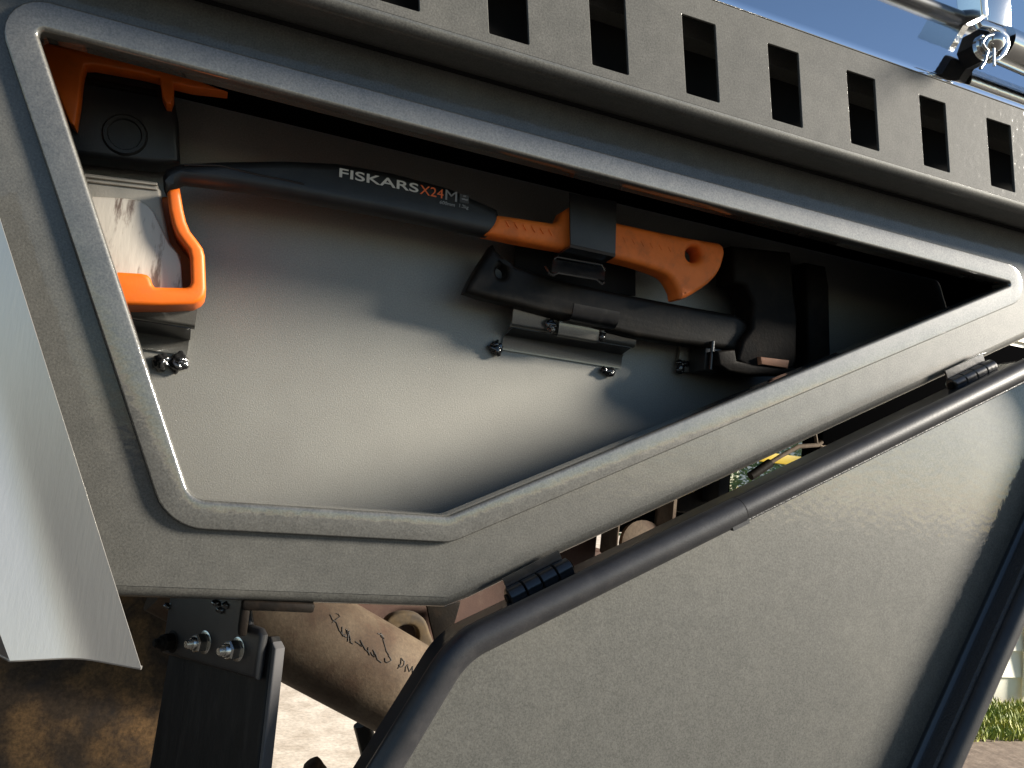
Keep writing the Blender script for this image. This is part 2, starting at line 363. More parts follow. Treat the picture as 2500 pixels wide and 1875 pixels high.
cs = [Vector((x, YD - 0.001, z)) for x, z in loop(CD, -0.0065)]
sweep('seal_clip', cs, [(-0.0035, -0.011), (-0.0035, 0.002), (-0.002, 0.004), (0.002, 0.004), (0.002, -0.011)], M['grip'], door, closed=True, smooth=30)
# joint sleeve where the two seal ends meet
_n = 11
_a, _b = sp[3 * _n], sp[3 * _n - 1]            # straight top run: start of the left corner, end of the right corner
_t = (P(1803, 1240, YD - 0.006).x - _a.x) / (_b.x - _a.x)
slv = [_a.lerp(_b, _t * k / 12) for k in range(12, -1, -1)] + sp[3 * _n + 1:4 * _n] + [sp[4 * _n - 1].lerp(sp[0], 0.97)]
slv = [p + Vector((0, -0.0004, 0)) for p in slv]
tube('seal_sleeve', slv, 0.0118, M['rubber'], door, n=20)
_j = slv[0]; _d = (_b - _a).normalized()
tube('seal_joint_gap', [_j + _d * 0.0002, _j + _d * 0.0016], 0.0108, M['dark'], door, n=20)
sweep('seal_joint_tab', [_j + Vector((-0.010, -0.004, -0.0160)) , _j + Vector((0.006, -0.004, -0.0080))], [(-0.003, -0.004), (-0.003, 0.004), (0.002, 0.004), (0.002, -0.004)], M['rubber'], door)
# hinges
def hinge(c0, c1, r, n, name_parent):
    a = Vector(c0); b = Vector(c1); d = (b - a); L = d.length; d.normalize(); h = empty('hinge', name_parent)
    for k in range(n):
        s0 = a + d * (L * k / n + 0.0004); ln = L / n - 0.0008
        lathe('knuckle', [(0, r * 0.86), (0.0008, r), (ln - 0.0008, r), (ln, r * 0.86)], s0, d, M['blackgloss'], h, 20)
    lathe('hinge_pin', [(0, r * 0.5), (L + 0.003, r * 0.5)], a - d * 0.0015, d, M['darksteel'], h, 14)
    up = Vector((-d.z, 0, d.x))
    for sgn, y in ((1, 0.004), (-1, -0.004)):
        q = [a + d * (L * 0.05), a + d * (L * 0.95)]
        v = [q[0], q[1], q[1] + up * sgn * 0.016, q[0] + up * sgn * 0.016]
        vs = [p + Vector((0, y, 0)) for p in v] + [p + Vector((0, y + 0.002, 0)) for p in v]
        mesh('hinge_leaf', vs, [(0, 1, 2, 3), (4, 5, 6, 7), (0, 1, 5, 4), (1, 2, 6, 5), (2, 3, 7, 6), (3, 0, 4, 7)], M['blackgloss'], h)
    return h
hinge(P(1240, 1462, -0.012), P(1392, 1383, -0.012), 0.0085, 4, truck)
hinge(P(2322, 942, -0.012), P(2422, 893, -0.012), 0.0075, 4, truck)

# ------------------------------------------------------------------ tool brackets welded to the back wall
def strip_section(pts, t):
    """thin folded strip: polyline in (Y,Z) -> closed section"""
    pts = [Vector(p) for p in pts]; off = []
    for i, p in enumerate(pts):
        a = pts[max(i - 1, 0)]; b = pts[min(i + 1, len(pts) - 1)]; d = (b - a).normalized(); off.append(p + Vector((-d.y, d.x)) * t)
    return [tuple(p) for p in pts] + [tuple(p) for p in off[::-1]]
def weld(px, py, y, r, parent, seed, n=3, spread=(0.004, 0.003)):
    c = P(px, py, y); rnd = random.Random(seed)
    for k in range(n):
        q = (c.x + rnd.uniform(-1, 1) * spread[0], c.y, c.z + rnd.uniform(-1, 1) * spread[1])
        blob('weld_bead', q, (r * rnd.uniform(.75, 1.2), r * 0.8, r * rnd.uniform(.7, 1.1)), M['weld'], parent, seed + k * 1.7, 0.35)
def fold_bracket(x0, x1, xw0, xw1, zf0, zf1, zw0, zw1, name='tool_bracket', yf=0.112):
    b = empty(name, truck)
    extrude_x('front_plate', strip_section([(yf, zf1), (yf - 0.001, zf0 + 0.004), (yf + 0.001, zf0 + 0.0012), (yf + 0.006, zf0)], 0.0025), x0, x1, M['bracket'], b, 50)
    extrude_x('web', strip_section([(yf + 0.0035, zf0 - 0.0002), (0.154, zw1 + 0.0005)], 0.0024), x0 + 0.003, x1 - 0.003, M['blackgloss'], b, 30)  # web in black as the shaded underside, lit faces in the lighter coat
    extrude_x('wall_flange', strip_section([(0.1545, zw1 + 0.001), (0.1570, zw1 - 0.002), (0.1575, zw0)], 0.0022), xw0, xw1, M['bracket'], b, 50)
    return b
YF = 0.130
b1 = fold_bracket(P(1251, 775, YF).x, P(1552, 835, YF).x, 0.288, 0.4325, P(1400, 823, YF).z, P(1400, 823, YF).z + 0.032, 1.2215, 1.2365, yf=YF)
weld(1213, 845, 0.156, 0.0060, b1, 3, 4, (0.003, 0.006)); weld(1489, 910, 0.156, 0.0052, b1, 11, 4, (0.008, 0.003))
# small tab and hook that carries the lower handle
h1 = empty('handle_hook', truck)
x0, x1 = P(1364, 800, 0.123).x, P(1462, 815, 0.123).x
za, zb = P(1410, 827, 0.123).z, P(1410, 792, 0.123).z
extrude_x('tab', strip_section([(0.1225, zb + 0.0005), (0.1225, za + 0.002), (0.124, za), (0.128, za - 0.0005)], 0.0022), x0, x1, M['bracket'], h1, 50)
extrude_x('hook_lip', strip_section([(0.1215, zb + 0.001), (0.106, zb + 0.002), (0.1025, zb + 0.005), (0.1005, zb + 0.0165)], 0.0022), x0 + 0.004, x1 + 0.010, M['blackgloss'], h1, 50)
weld(1346, 798, 0.124, 0.0056, h1, 21, 3, (0.002, 0.004)); weld(1473, 815, 0.124, 0.0045, h1, 31, 3, (0.002, 0.005))
# upper strap over the orange grip, with back plate and bent tab
h2 = empty('grip_strap', truck)
plate('back_plate', [L2([(1258, 598), (1552, 640), (1552, 722), (1258, 690)], 0.135)], 0.135, 0.138, M['dark'], h2, bev=0.0006)
plate('strap', [L2([(1391, 470), (1506, 492), (1503, 621), (1393, 597)], 0.072)], 0.072, 0.0745, M['black'], h2, bev=0.0006)
p0, p1 = P(1393, 597, 0.072), P(1503, 621, 0.072)
mesh('strap_fold', [p0, p1, p1 + Vector((0, 0.045, -0.004)), p0 + Vector((0, 0.045, -0.004)),
     p0 + Vector((0, 0.001, -0.0025)), p1 + Vector((0, 0.001, -0.0025)), p1 + Vector((0, 0.045, -0.0065)), p0 + Vector((0, 0.045, -0.0065))],
     [(0, 1, 2, 3), (4, 5, 6, 7), (0, 1, 5, 4), (1, 2, 6, 5), (2, 3, 7, 6), (3, 0, 4, 7)], M['blackgloss'], h2)
q = [P(1352, 632, 0.095), P(1478, 652, 0.095), P(1476, 684, 0.083), P(1346, 664, 0.083)]
mesh('bent_tab', q + [v + Vector((0, 0.0025, 0.0005)) for v in q], [(0, 1, 2, 3), (4, 5, 6, 7), (0, 1, 5, 4), (1, 2, 6, 5), (2, 3, 7, 6), (3, 0, 4, 7)], M['blackgloss'], h2)
tube('bent_tab_rim', [P(1330, 652, 0.090), P(1340, 668, 0.082), P(1350, 672, 0.081), P(1362, 666, 0.081), P(1455, 682, 0.081), P(1468, 694, 0.081), P(1474, 690, 0.083)], 0.0016, M['weld'], h2, n=8)
tube('bent_tab_ridge', [P(1352, 632, 0.094), P(1360, 627, 0.094), P(1468, 646, 0.094), P(1477, 662, 0.092)], 0.0013, M['weld'], h2, n=8)
# bracket under the axe head, left
zf0 = P(478, 802, 0.11).z; zf1 = P(478, 735, 0.11).z; xr = P(478, 780, 0.11).x
b2 = fold_bracket(-0.16, xr, -0.16, P(459, 850, 0.158).x, zf0, zf1 + 0.03, P(459, 868, 0.158).z, P(459, 832, 0.158).z)
weld(395, 884, 0.155, 0.0070, b2, 41, 3, (0.003, 0.002)); weld(440, 882, 0.155, 0.0068, b2, 47, 4, (0.004, 0.004))
# bracket on the right, mostly behind the hammer head
b3 = empty('tool_bracket', truck)
zc = P(1700, 895, 0.15).z
box('wall_flange', (P(1660, 880, 0.15).x, 0.152, P(1660, 905, 0.15).z), (P(1694, 880, 0.15).x, 0.1595, P(1690, 868, 0.15).z + 0.03), M['inner'], b3, 0.001)
box('front_plate', (P(1694, 880, 0.14).x, 0.118, P(1692, 908, 0.14).z), (P(1734, 880, 0.14).x, 0.150, P(1692, 868, 0.14).z + 0.02), M['black'], b3, 0.002)
lathe('edge_bar', [(0, 0.0022), (0.032, 0.0022)], P(1735, 902, 0.11), (0, 0, 1), M['blackgloss'], b3, 10)
weld(1663, 893, 0.153, 0.0050, b3, 61, 5, (0.006, 0.008))

# ------------------------------------------------------------------ axe with orange grip
axe = thing('axe', 'long black-handled axe with orange grip and printed lettering, held by the upper strap', 'axe')
YA = 0.088
hl = [(398, 452), (397, 424), (408, 406), (440, 395), (540, 390), (700, 388), (830, 395), (960, 418), (1100, 456), (1218, 508), (1235, 560), (1196, 573),
      (916, 516), (700, 477), (600, 460), (500, 447), (448, 441), (430, 450), (416, 468), (404, 466)]
plate('handle', [L2(hl, YA)], YA, YA + 0.024, M['black'], axe, bev=0.0085, res=4, smooth=60)
g1 = [(1213, 523), (1236, 526), (1350, 543), (1366, 538), (1376, 515), (1400, 500), (1440, 540), (1400, 613), (1371, 606), (1290, 592), (1187, 571), (1200, 548)]
plate('grip_front', [L2(g1, YA)], YA - 0.002, YA + 0.026, M['grip_orange'], axe, bev=0.0075, res=4, smooth=60)
g2 = [(1470, 537), (1510, 545), (1640, 573), (1733, 590), (1756, 594), (1766, 606), (1767, 626), (1752, 667), (1715, 703), (1663, 731), (1655, 712), (1638, 681), (1615, 665), (1560, 646), (1502, 631), (1470, 622)]
g2s = [tuple(p) for p in catmull([Vector(p) for p in g2], 3, True)]
hole = [(1692 + 19 * math.cos(2 * math.pi * k / 20), 621 + 20 * math.sin(2 * math.pi * k / 20)) for k in range(20)]
plate('grip_knob', [L2(g2s, YA), L2(hole, YA)], YA - 0.003, YA + 0.026, M['grip_orange'], axe, bev=0.006, res=4, smooth=60)
# little raised bars moulded in the grip
for i, (px, py) in enumerate([(1240 + 21 * k, 546 + 4.2 * k) for k in range(6)] + [(1525 + 22 * k, 585 + 4.6 * k) for k in range(6)]):
    c = P(px, py, YA - 0.003)
    box('grip_rib', (-0.0035, -0.0006, -0.001), (0.0035, 0.0012, 0.001), M['grip_orange'], axe, 0.0006, xf=lambda v, c=c: Matrix.Rotation(0.9, 3, 'Y') @ v + c)
# groove ridge along the handle
tube('handle_ridge', [P(*q, YA) for q in [(450, 402), (540, 404), (620, 424), (700, 440), (742, 449)]], 0.0010, M['black'], axe, n=8)
def text(name, body, material, parent, p0, p1, p2, y, bold=0.012, off=0.0002):
    """p0-p1 baseline in photo pixels, p2 the top of the first letter; stands on the plane Y=y"""
    c = bpy.data.curves.new(name, 'FONT'); c.body = body; c.size = 1.0; c.extrude = 0.01; c.offset = bold
    t = bpy.data.objects.new('tmp', c); COL.objects.link(t); dg = bpy.context.evaluated_depsgraph_get(); dg.update()
    me = bpy.data.meshes.new_from_object(t.evaluated_get(dg)); bpy.data.objects.remove(t); bpy.data.curves.remove(c)
    xs_ = [v.co.x for v in me.vertices]; ys_ = [v.co.y for v in me.vertices]; x0, x1, y0, y1 = min(xs_), max(xs_), min(ys_), max(ys_)
    A, B, T = P(*p0, y), P(*p1, y), P(*p2, y)
    for v in me.vertices:
        v.co = A + (B - A) * ((v.co.x - x0) / (x1 - x0)) + (T - A) * ((v.co.y - y0) / (y1 - y0)) + Vector((0, -off - v.co.z * 0.03, 0))
    me.update(); me.name = name
    return put(name, me, material, parent)
text('maker_name', 'FISKARS', M['white_print'], axe, (828, 432), (1021, 471), (829, 410), YA - 0.0005)
text('model_number', 'X24', M['red_print'], axe, (1025, 473), (1082, 485), (1026, 451), YA - 0.0005, 0.0)
text('model_letter', 'M', M['grey_print'], axe, (1087, 487), (1115, 493), (1088, 463), YA - 0.0005, 0.0)
text('length_print', '600mm', M['grey_print'], axe, (1073, 497), (1110, 505), (1074, 489), YA - 0.0005)
text('weight_print', '1.2kg', M['grey_print'], axe, (1121, 508), (1143, 513), (1122, 498), YA - 0.0005)
plate('print_square', [L2([(1122, 474), (1144, 478), (1144, 498), (1122, 494)], YA)], YA - 0.0012, YA - 0.0002, M['pict'], axe)
for k, (px, py) in enumerate([(1133, 480), (1130, 487), (1137, 489)]):
    plate('print_symbol', [L2([(px - 4, py - 2), (px + 4, py - 1), (px + 3, py + 2), (px - 3, py + 1)], YA)], YA - 0.0016, YA - 0.0013, M['grey_print'], axe)
# head
plate('cheek', [L2([(150, 414), (384, 443), (387, 458), (392, 463), (397, 504), (414, 590), (440, 625), (446, 704), (150, 704)], 0.084)], 0.084, 0.108, M['cheek'], axe, bev=0.003, res=3)
for k in range(2):
    a = [(160, 421 + 11 * k), (384, 447 + 11 * k), (384, 453 + 11 * k), (160, 427 + 11 * k)]
    plate('poll_step', [L2(a, 0.082)], 0.0815, 0.0845, M['cheek'], axe, bev=0.001)
bit = [(150, 474), (237, 481), (300, 484), (342, 490), (362, 502), (375, 518), (388, 545), (413, 597), (433, 618), (442, 645), (446, 704), (446, 720), (150, 720)]
plate('bit', [L2(bit, 0.0815)], 0.0805, 0.088, M['steel'], axe, bev=0.0012, res=2)
# sheath
sh = thing('axe_sheath', 'bright orange plastic sheath clipped round the long axe blade', 'sheath')
so_ = [(408, 470), (414, 462), (438, 458), (442, 480), (447, 510), (454, 540), (464, 564), (484, 590), (495, 606), (500, 625), (503, 704), (500, 720), (491, 732), (472, 742), (400, 746), (150, 744),
       (150, 656), (297, 664), (345, 667), (358, 670), (367, 678), (372, 694), (378, 701), (452, 702), (462, 698), (466, 688), (464, 630), (460, 610), (443, 588), (430, 570), (421, 548), (412, 510)]
plate('sheath_rim', [L2(so_, 0.068)], 0.067, 0.112, M['orange'], sh, bev=0.0035, res=3, smooth=50)
plate('sheath_back', [L2([(398, 480), (438, 478), (455, 555), (496, 620), (498, 730), (150, 732), (150, 640)], 0.112)], 0.1105, 0.116, M['orange'], sh, bev=0.002)
# ------------------------------------------------------------------ second axe head, upper left corner
a2 = thing('splitting_axe', 'black splitting axe hung in the dark upper left corner of the toolbox', 'axe')
plate('head_body', [L2([(120, 160), (300, 180), (420, 205), (436, 300), (440, 400), (380, 402), (180, 380), (120, 250)], 0.122)], 0.119, 0.150, M['black'], a2, bev=0.005, res=3)
plate('metal_edge', [L2([(212, 190), (380, 221), (384, 234), (212, 203)], 0.115)], 0.113, 0.1215, M['darksteel'], a2, bev=0.001)
lathe('boss', [(0, 0.019), (0.003, 0.017), (0.003, 0.014), (0.001, 0.013)], P(305, 330, 0.1195), (0, -1, 0), M['black'], a2, 28)
s2 = thing('axe_sheath', 'orange sheath in shadow along the top left edge of the toolbox opening', 'sheath')
o2 = [(40, 90), (180, 122), (285, 140), (420, 176), (556, 226), (470, 216), (424, 205), (424, 240), (418, 258), (406, 256), (396, 235), (390, 192), (340, 180), (230, 160), (208, 160), (200, 190), (194, 250), (184, 312), (170, 300), (120, 180)]
plate('sheath_rim', [L2(o2, 0.102)], 0.099, 0.118, M['orange'], s2, bev=0.002, res=2, smooth=50)
# ------------------------------------------------------------------ old splitting hammer with worn black handle
hm = thing('splitting_hammer', 'old hammer with worn black handle and dark steel head on the right', 'hammer')
hh = [(1206, 595), (1216, 612), (1236, 632), (1270, 650), (1320, 668), (1400, 690), (1552, 722), (1700, 750), (1800, 768), (1836, 790), (1832, 862), (1755, 850), (1650, 838), (1552, 822), (1400, 784), (1254, 744), (1180, 726), (1138, 712), (1150, 684), (1176, 640)]
YH = 0.112
h2_ = [(1227 + 14 * math.cos(2 * math.pi * k / 18), 663 + 15 * math.sin(2 * math.pi * k / 18)) for k in range(18)]
plate('handle', [L2(hh, YH), L2(h2_, YH)], YH, YH + 0.024, M['worn'], hm, bev=0.006, res=5, smooth=60)
plate('head_block', [L2([(1787, 600), (1930, 616), (1936, 700), (1946, 775), (1944, 880), (1934, 905), (1826, 900), (1796, 880), (1812, 830), (1834, 800), (1838, 740), (1820, 700), (1790, 690)], 0.104)], 0.102, 0.140, M['darksteel'], hm, bev=0.005, res=3)
plate('head_socket', [L2([(1752, 856), (1796, 853), (1800, 880), (1840, 890), (1940, 896), (1965, 905), (1950, 915), (1830, 916), (1780, 908), (1756, 892)], 0.098)], 0.098, 0.132, M['darksteel'], hm, bev=0.003, res=2)
plate('wooden_wedge', [L2([(1856, 871), (1926, 880), (1922, 899), (1858, 890)], 0.0965)], 0.0955, 0.112, M['wood'], hm, bev=0.001)
plate('face_bar', [L2([(1968, 640), (2016, 650), (2024, 700), (2028, 890), (1972, 905)], 0.125)], 0.123, 0.15, M['darksteel'], hm, bev=0.005, res=2)

# ------------------------------------------------------------------ silver panel, lower left
sv = empty('silver_trim', truck)
def pv(px, py, y): return P(px, py, y)
def z_at(y, px, z):      # point on the vertical line of a pixel column at height z
    pass
rt, rbm = P(-60, 345, -0.060), P(345, 1632, -0.1000)         # right edge
ft, fb = P(-230, 420, -0.050), P(193, 1604, -0.0900)         # valley fold
lt, lb = P(-420, 420, -0.055), P(24, 1613, -0.0940)
ll, llb = P(-600, 420, -0.010), P(-60, 1570, -0.0400)
rows = []
NR = 24
for i in range(NR + 1):
    t = i / NR
    row = []
    keys = [lt.lerp(lb, t), ft.lerp(fb, t), rt.lerp(rbm, t)]
    kl = ll.lerp(llb, t)
    pts = []
    pts += [kl.lerp(keys[0], k / 3) for k in range(3)]
    a, b, c = keys
    for k in range(6): pts.append(a.lerp(b, k / 6 * 0.70))
    e0, e1 = a.lerp(b, 0.70), b.lerp(c, 0.30)
    for k in range(7):
        s_ = k / 6; pts.append(e0 * (1 - s_) ** 2 + b * 2 * s_ * (1 - s_) + e1 * s_ ** 2)
    for k in range(1, 6): pts.append(e1.lerp(c, k / 5))
    rows.append(pts)
K = len(rows[0]); vs = [p for r in rows for p in r]; fs = [(i * K + k, i * K + k + 1, (i + 1) * K + k + 1, (i + 1) * K + k) for i in range(NR) for k in range(K - 1)]
me = bpy.data.meshes.new('silver_sheet'); me.from_pydata([tuple(v) for v in vs], [], fs)
bm = bmesh.new(); bm.from_mesh(me); bmesh.ops.recalc_face_normals(bm, faces=bm.faces)
if sum(f.normal.y for f in bm.faces) > 0: bmesh.ops.reverse_faces(bm, faces=bm.faces)
bmesh.ops.solidify(bm, geom=bm.faces[:], thickness=0.0006); bm.to_mesh(me); bm.free()
put('silver_sheet', me, M['silver'], sv, 40)
tube('rolled_hem', [Vector(p) + Vector((0, 0.0016, 0)) for p in rows[-1]], 0.0013, M['silver'], sv, n=10)


# ------------------------------------------------------------------ mud flap bracket with bolts
fb_ = empty('flap_bracket', truck)
pa, pb = Vector((0.066, 0.0, 0)), Vector((-0.004, 0.125, 0))           # plan line of the bracket plate
du = (pb - pa).normalized(); dn = Vector((du.y, -du.x, 0)) * -1          # dn: outward (left, towards camera)
if dn.x > 0: dn = -dn
def on(u, z, n=0.0): return pa + du * u + dn * n + Vector((0, 0, z))
def slab(name, outline, n0, n1, material, parent, bev=0.0015):
    """outline in (u,z) on the bracket plane"""
    return plate(name, [outline], n0, n1, material, parent, bev=bev, res=3, xf=lambda q: on(q.x, q.z, q.y))
Lp = (pb - pa).length
zt = 0.9560
slab('bracket_plate', [(0.0, 0.9185), (Lp, 0.9060), (Lp, 0.975), (0.030, 0.975), (0.020, zt), (0.006, zt), (0.0, zt - 0.004)], -0.006, 0.0, M['black'], fb_, 0.004)
slab('mud_flap', [(-0.020, 0.50), (Lp + 0.02, 0.50), (Lp, 0.9200), (0.0, 0.9500), (-0.003, 0.947)], -0.0165, -0.0070, M['flap'], fb_, 0.002)
slab('flap_edge', [(-0.0260, 0.50), (-0.0205, 0.50), (-0.0035, 0.947), (-0.0085, 0.943)], -0.0165, -0.0070, M['flapedge'], fb_, 0.0015)
# lighter angle iron welded under the panel
p0, p1 = P(592, 1472, 0.004), P(768, 1480, 0.004)
box('angle_arm', (p0.x, 0.002, P(600, 1490, 0.004).z), (p1.x, 0.020, P(600, 1466, 0.004).z), M['darksteel'], fb_, 0.002)
box('angle_post', (p0.x, 0.003, zt - 0.006), (p0.x + 0.0062, 0.020, P(600, 1482, 0.004).z), M['darksteel'], fb_, 0.0015)
hexs = 6
def bolt(u, z, r, zm='zinc'):
    bt = empty('bolt', fb_)
    bt.parent = fb_
    o = on(u, z, 0.0)
    lathe('washer', [(0.0, r * 1.8), (0.0014, r * 1.8), (0.0018, r * 1.6)], o, dn, M[zm], bt, 26)
    lathe('nut', [(0.0018, r * 1.38), (0.0030, r * 1.5), (0.0090, r * 1.5), (0.0102, r * 1.3)], o, dn, M[zm], bt, 6, smooth=20)
    lathe('nut_collar', [(0.0098, r * 1.05), (0.0125, r * 1.0), (0.0135, r * 0.85)], o, dn, M[zm], bt, 20)
    pr = []
    for k in range(4): pr += [(0.0135 + k * 0.0010, r * 0.72), (0.0135 + k * 0.0010 + 0.0005, r * 0.62)]
    pr.append((0.0178, r * 0.5))
    lathe('thread', pr, o, dn, M[zm], bt, 18)
def uz_at(px, py):
    d = ray(px, py); nrm = dn; t = (pa - CAM).dot(nrm) / d.dot(nrm) if True else 0
    # plane through pa with normal dn (vertical plane)
    q = CAM + d * t; return ((q - pa).dot(du), q.z)
for px, py, r in [(583, 1585, 0.0052), (503, 1568, 0.0052), (424, 1566, 0.0052)]:
    u, z = uz_at(px, py); bolt(u, z, r, 'darksteel' if px < 450 else 'zinc')
for k, (px, py) in enumerate([(555, 1478), (535, 1472), (545, 1490), (415, 1480)]):
    u, z = uz_at(px, py); c = on(u, z, 0.001); blob('weld_bead', c, (0.005, 0.004, 0.003), M['weld'], fb_, 70 + k, 0.4, 2)

# ------------------------------------------------------------------ underbody
def quadbox(name, a, b, material, parent, bev=0.003): return box(name, a, b, material, parent, bev)
quadbox('chassis_rail', (-1.2, 0.47, P(400, 1572, 0.47).z), (0.62, 0.55, 0.985), M['chassis'], truck)
quadbox('tray_floor', (-1.2, 0.20, 1.435), (1.3, 1.7, 1.47), M['dark'], truck)
quadbox('far_side_panel', (-1.2, 1.62, 1.02), (0.95, 1.66, 1.46), M['dark'], truck)
# mud-caked inner guard
gz = [Vector((-0.75, 0.42, 0.98)), Vector((-0.75, 0.40, 0.85)), Vector((-0.75, 0.36, 0.70)), Vector((-0.75, 0.34, 0.45)), Vector((-0.75, 0.33, 0.25))]
xs = [-0.75 + 0.82 * k / 16 for k in range(17)]
vs = []; rows_ = catmull(gz, 5)
for p in rows_:
    for x in xs: vs.append((x, p.y + 0.012 * noise.noise(Vector((x * 9, p.z * 9, 0))), p.z))
K = len(xs); fs = [(i * K + k, i * K + k + 1, (i + 1) * K + k + 1, (i + 1) * K + k) for i in range(len(rows_) - 1) for k in range(K - 1)]
mesh('mud_guard', vs, fs, M['mud'], truck, 50)
# big rusty pipe
pipe = empty('exhaust_pipe', truck)
ta, tb = P(430, 1372, 0.36), P(1320, 1866, 0.40)
tube('pipe_body', [ta.lerp(tb, k / 12) for k in range(13)], 0.060, M['rust'], pipe, n=40, smooth=60)
def on_pipe(px, py, lift=0.0006):
    d = ray(px, py).normalized(); ax = (tb - ta).normalized(); o = CAM - ta
    dd = d - ax * d.dot(ax); oo = o - ax * o.dot(ax); A = dd.dot(dd); B = 2 * dd.dot(oo); Cc = oo.dot(oo) - (0.060 + lift) ** 2
    disc = B * B - 4 * A * Cc
    return CAM + d * ((-B - math.sqrt(max(disc, 0))) / (2 * A))
scr = [[(806, 1500), (822, 1520), (840, 1553), (848, 1548), (846, 1535), (856, 1560), (862, 1572)], [(812, 1520), (830, 1505), (820, 1498)], [(836, 1530), (838, 1552), (850, 1556), (854, 1540), (850, 1566)],
       [(868, 1566), (884, 1578), (880, 1562), (893, 1586), (903, 1600), (899, 1580)], [(906, 1592), (915, 1604), (911, 1586), (922, 1610), (932, 1618)],
       [(922, 1546), (938, 1560), (930, 1545), (944, 1590), (950, 1602), (956, 1612), (946, 1618), (940, 1606)], [(972, 1632), (980, 1606), (988, 1614), (982, 1628), (974, 1622)], [(990, 1640), (996, 1622), (1000, 1640), (1008, 1626), (1010, 1650)]]
for st in scr:
    rj = random.Random(len(st) * 7 + st[0][0]); st2 = []
    for (a, b), (c, d) in zip(st, st[1:]): st2 += [(a, b), ((a + c) / 2 + rj.uniform(-4, 4), (b + d) / 2 + rj.uniform(-3, 3))]
    pts = [on_pipe(a, b) for a, b in st2 + [st[-1]]]
    tube('marker_stroke', pts, 0.0005, M['ink'], pipe, n=5)
# lifting eye bracket behind the pipe
eb = empty('eye_bracket', truck)
yb = 0.42
eo = [(930, 1560), (940, 1520), (965, 1500), (1005, 1496), (1035, 1510), (1050, 1545), (1064, 1620), (930, 1620)]
ei = [(966, 1540), (985, 1528), (1010, 1530), (1020, 1548), (1015, 1566), (968, 1556)]
plate('eye_plate', [L2([tuple(p) for p in catmull([Vector(q) for q in eo], 3, True)], yb), L2([tuple(p) for p in catmull([Vector(q) for q in ei], 3, True)], yb)], yb, yb + 0.02, M['yellowdirt'], eb, bev=0.004, res=2)
plate('gusset', [L2([(1040, 1470), (1125, 1470), (1108, 1530), (1078, 1572), (1062, 1570), (1050, 1520)], yb + 0.03)], yb + 0.03, yb + 0.036, M['darksteel'], eb, bev=0.001)
# things seen through the slanted gap
for px0, px1, pyt, pyb, y, mm, nm in [(1100, 1250, 1380, 1520, 0.50, 'chassis', 'cross_member'), (1352, 1460, 1300, 1450, 0.45, 'chassis', 'cross_member'),
                                      (1500, 1516, 1270, 1360, 0.40, 'rust', 'bracket_strip'), (1642, 1652, 1200, 1300, 0.40, 'rust', 'bracket_strip'),
                                      (1655, 1750, 1140, 1250, 0.60, 'darksteel', 'fuel_tank'), (1752, 1786, 1120, 1230, 0.55, 'dark', 'tank_strap')]:
    a, b = P(px0, pyb, y), P(px1, pyt, y)
    box(nm, (a.x, y, a.z), (b.x, y + 0.05, b.z), M[mm], truck, 0.003)
lathe('bearing_ring', [(0, 0.035), (0.004, 0.038), (0.014, 0.038), (0.016, 0.030)], P(1562, 1335, 0.42), (0, -1, 0.2), M['rust'], truck, 28)
quadbox('underbody_side', (-0.30, 0.70, 1.00), (P(1786, 1150, 0.70).x, 0.74, 1.43), M['no_bounce'], truck)
a = P(1990, 1105, 0.30)
quadbox('underbody_side', (P(2005, 1100, 0.45).x, 0.45, P(2005, 1130, 0.45).z), (1.7, 0.50, 1.43), M['no_bounce'], truck)
tube('brake_hose', [P(1832, 1163, 0.16), P(1880, 1130, 0.16)], 0.0055, M['darksteel'], truck, n=12)
tube('brake_hose', [P(1880, 1130, 0.16), P(1905, 1114, 0.16), P(1950, 1090, 0.16), P(1998, 1086, 0.16), P(2006, 1078, 0.16)], 0.0028, M['rust'], truck, n=10)
tube('hose_clip', [P(1990, 1060, 0.16), P(1994, 1084, 0.16), P(2010, 1092, 0.16), P(2040, 1088, 0.16), P(2052, 1080, 0.16)], 0.0022, M['rust'], truck, n=8)
tube('strap_end', [P(884, 1766, 0.45), P(893, 1800, 0.45), P(905, 1850, 0.45)], 0.012, M['flap'], truck, n=10)
blob('muddy_knob', P(768, 1890, 0.45), (0.016, 0.016, 0.020), M['mud'], truck, 5, 0.15)

# ------------------------------------------------------------------ rack and latch, upper right
rk = empty('rack_rail', truck)
tube('rail_bar', [P(1880, -128, -0.008), P(2400, 68, -0.008)], 0.0085, M['gloss'], rk, n=20)
plate('upright_plate', [L2([(2376, -60), (2398, -60), (2402, 46), (2386, 44)], -0.03)], -0.036, -0.006, M['stainless'], rk, bev=0.002)
plate('sky_panel', [L2([(2408, -60), (2462, -60), (2468, 70), (2410, 50)], 0.0)], -0.001, 0.002, M['stainless'], rk, bev=0.0005)
tube('silver_tube', [P(2440, 108, -0.062), P(2700, 222, -0.062)], 0.0185, M['stainless'], rk, n=28)
cl = [(2390, 54), (2400, 48), (2425, 57), (2448, 68), (2464, 88), (2466, 112), (2456, 134), (2440, 148), (2424, 151), (2420, 146), (2440, 134), (2452, 112), (2450, 92), (2438, 78), (2420, 70), (2396, 66)]
plate('clamp_plate', [L2(cl, -0.088)], -0.089, -0.082, M['stainless'], rk, bev=0.0015)
plate('clamp_side', [L2([(2412, 60), (2450, 72), (2456, 112), (2440, 140), (2414, 142), (2398, 100)], -0.072)], -0.076, -0.040, M['darksteel'], rk, bev=0.003)
lp = thing('latch_pin', 'ball-headed silver latch pin with spring clip at the upper right', 'pin')
cb = P(2427, 103, -0.088)
blob('ball_head', cb, (0.0098, 0.0098, 0.0098), M['stainless'], lp, 0, 0.0, 4)
lathe('collar', [(0, 0.0125), (0.004, 0.0125), (0.006, 0.011)], cb + Vector((0, 0.014, 0)), (0, -1, 0), M['stainless'], lp, 26)
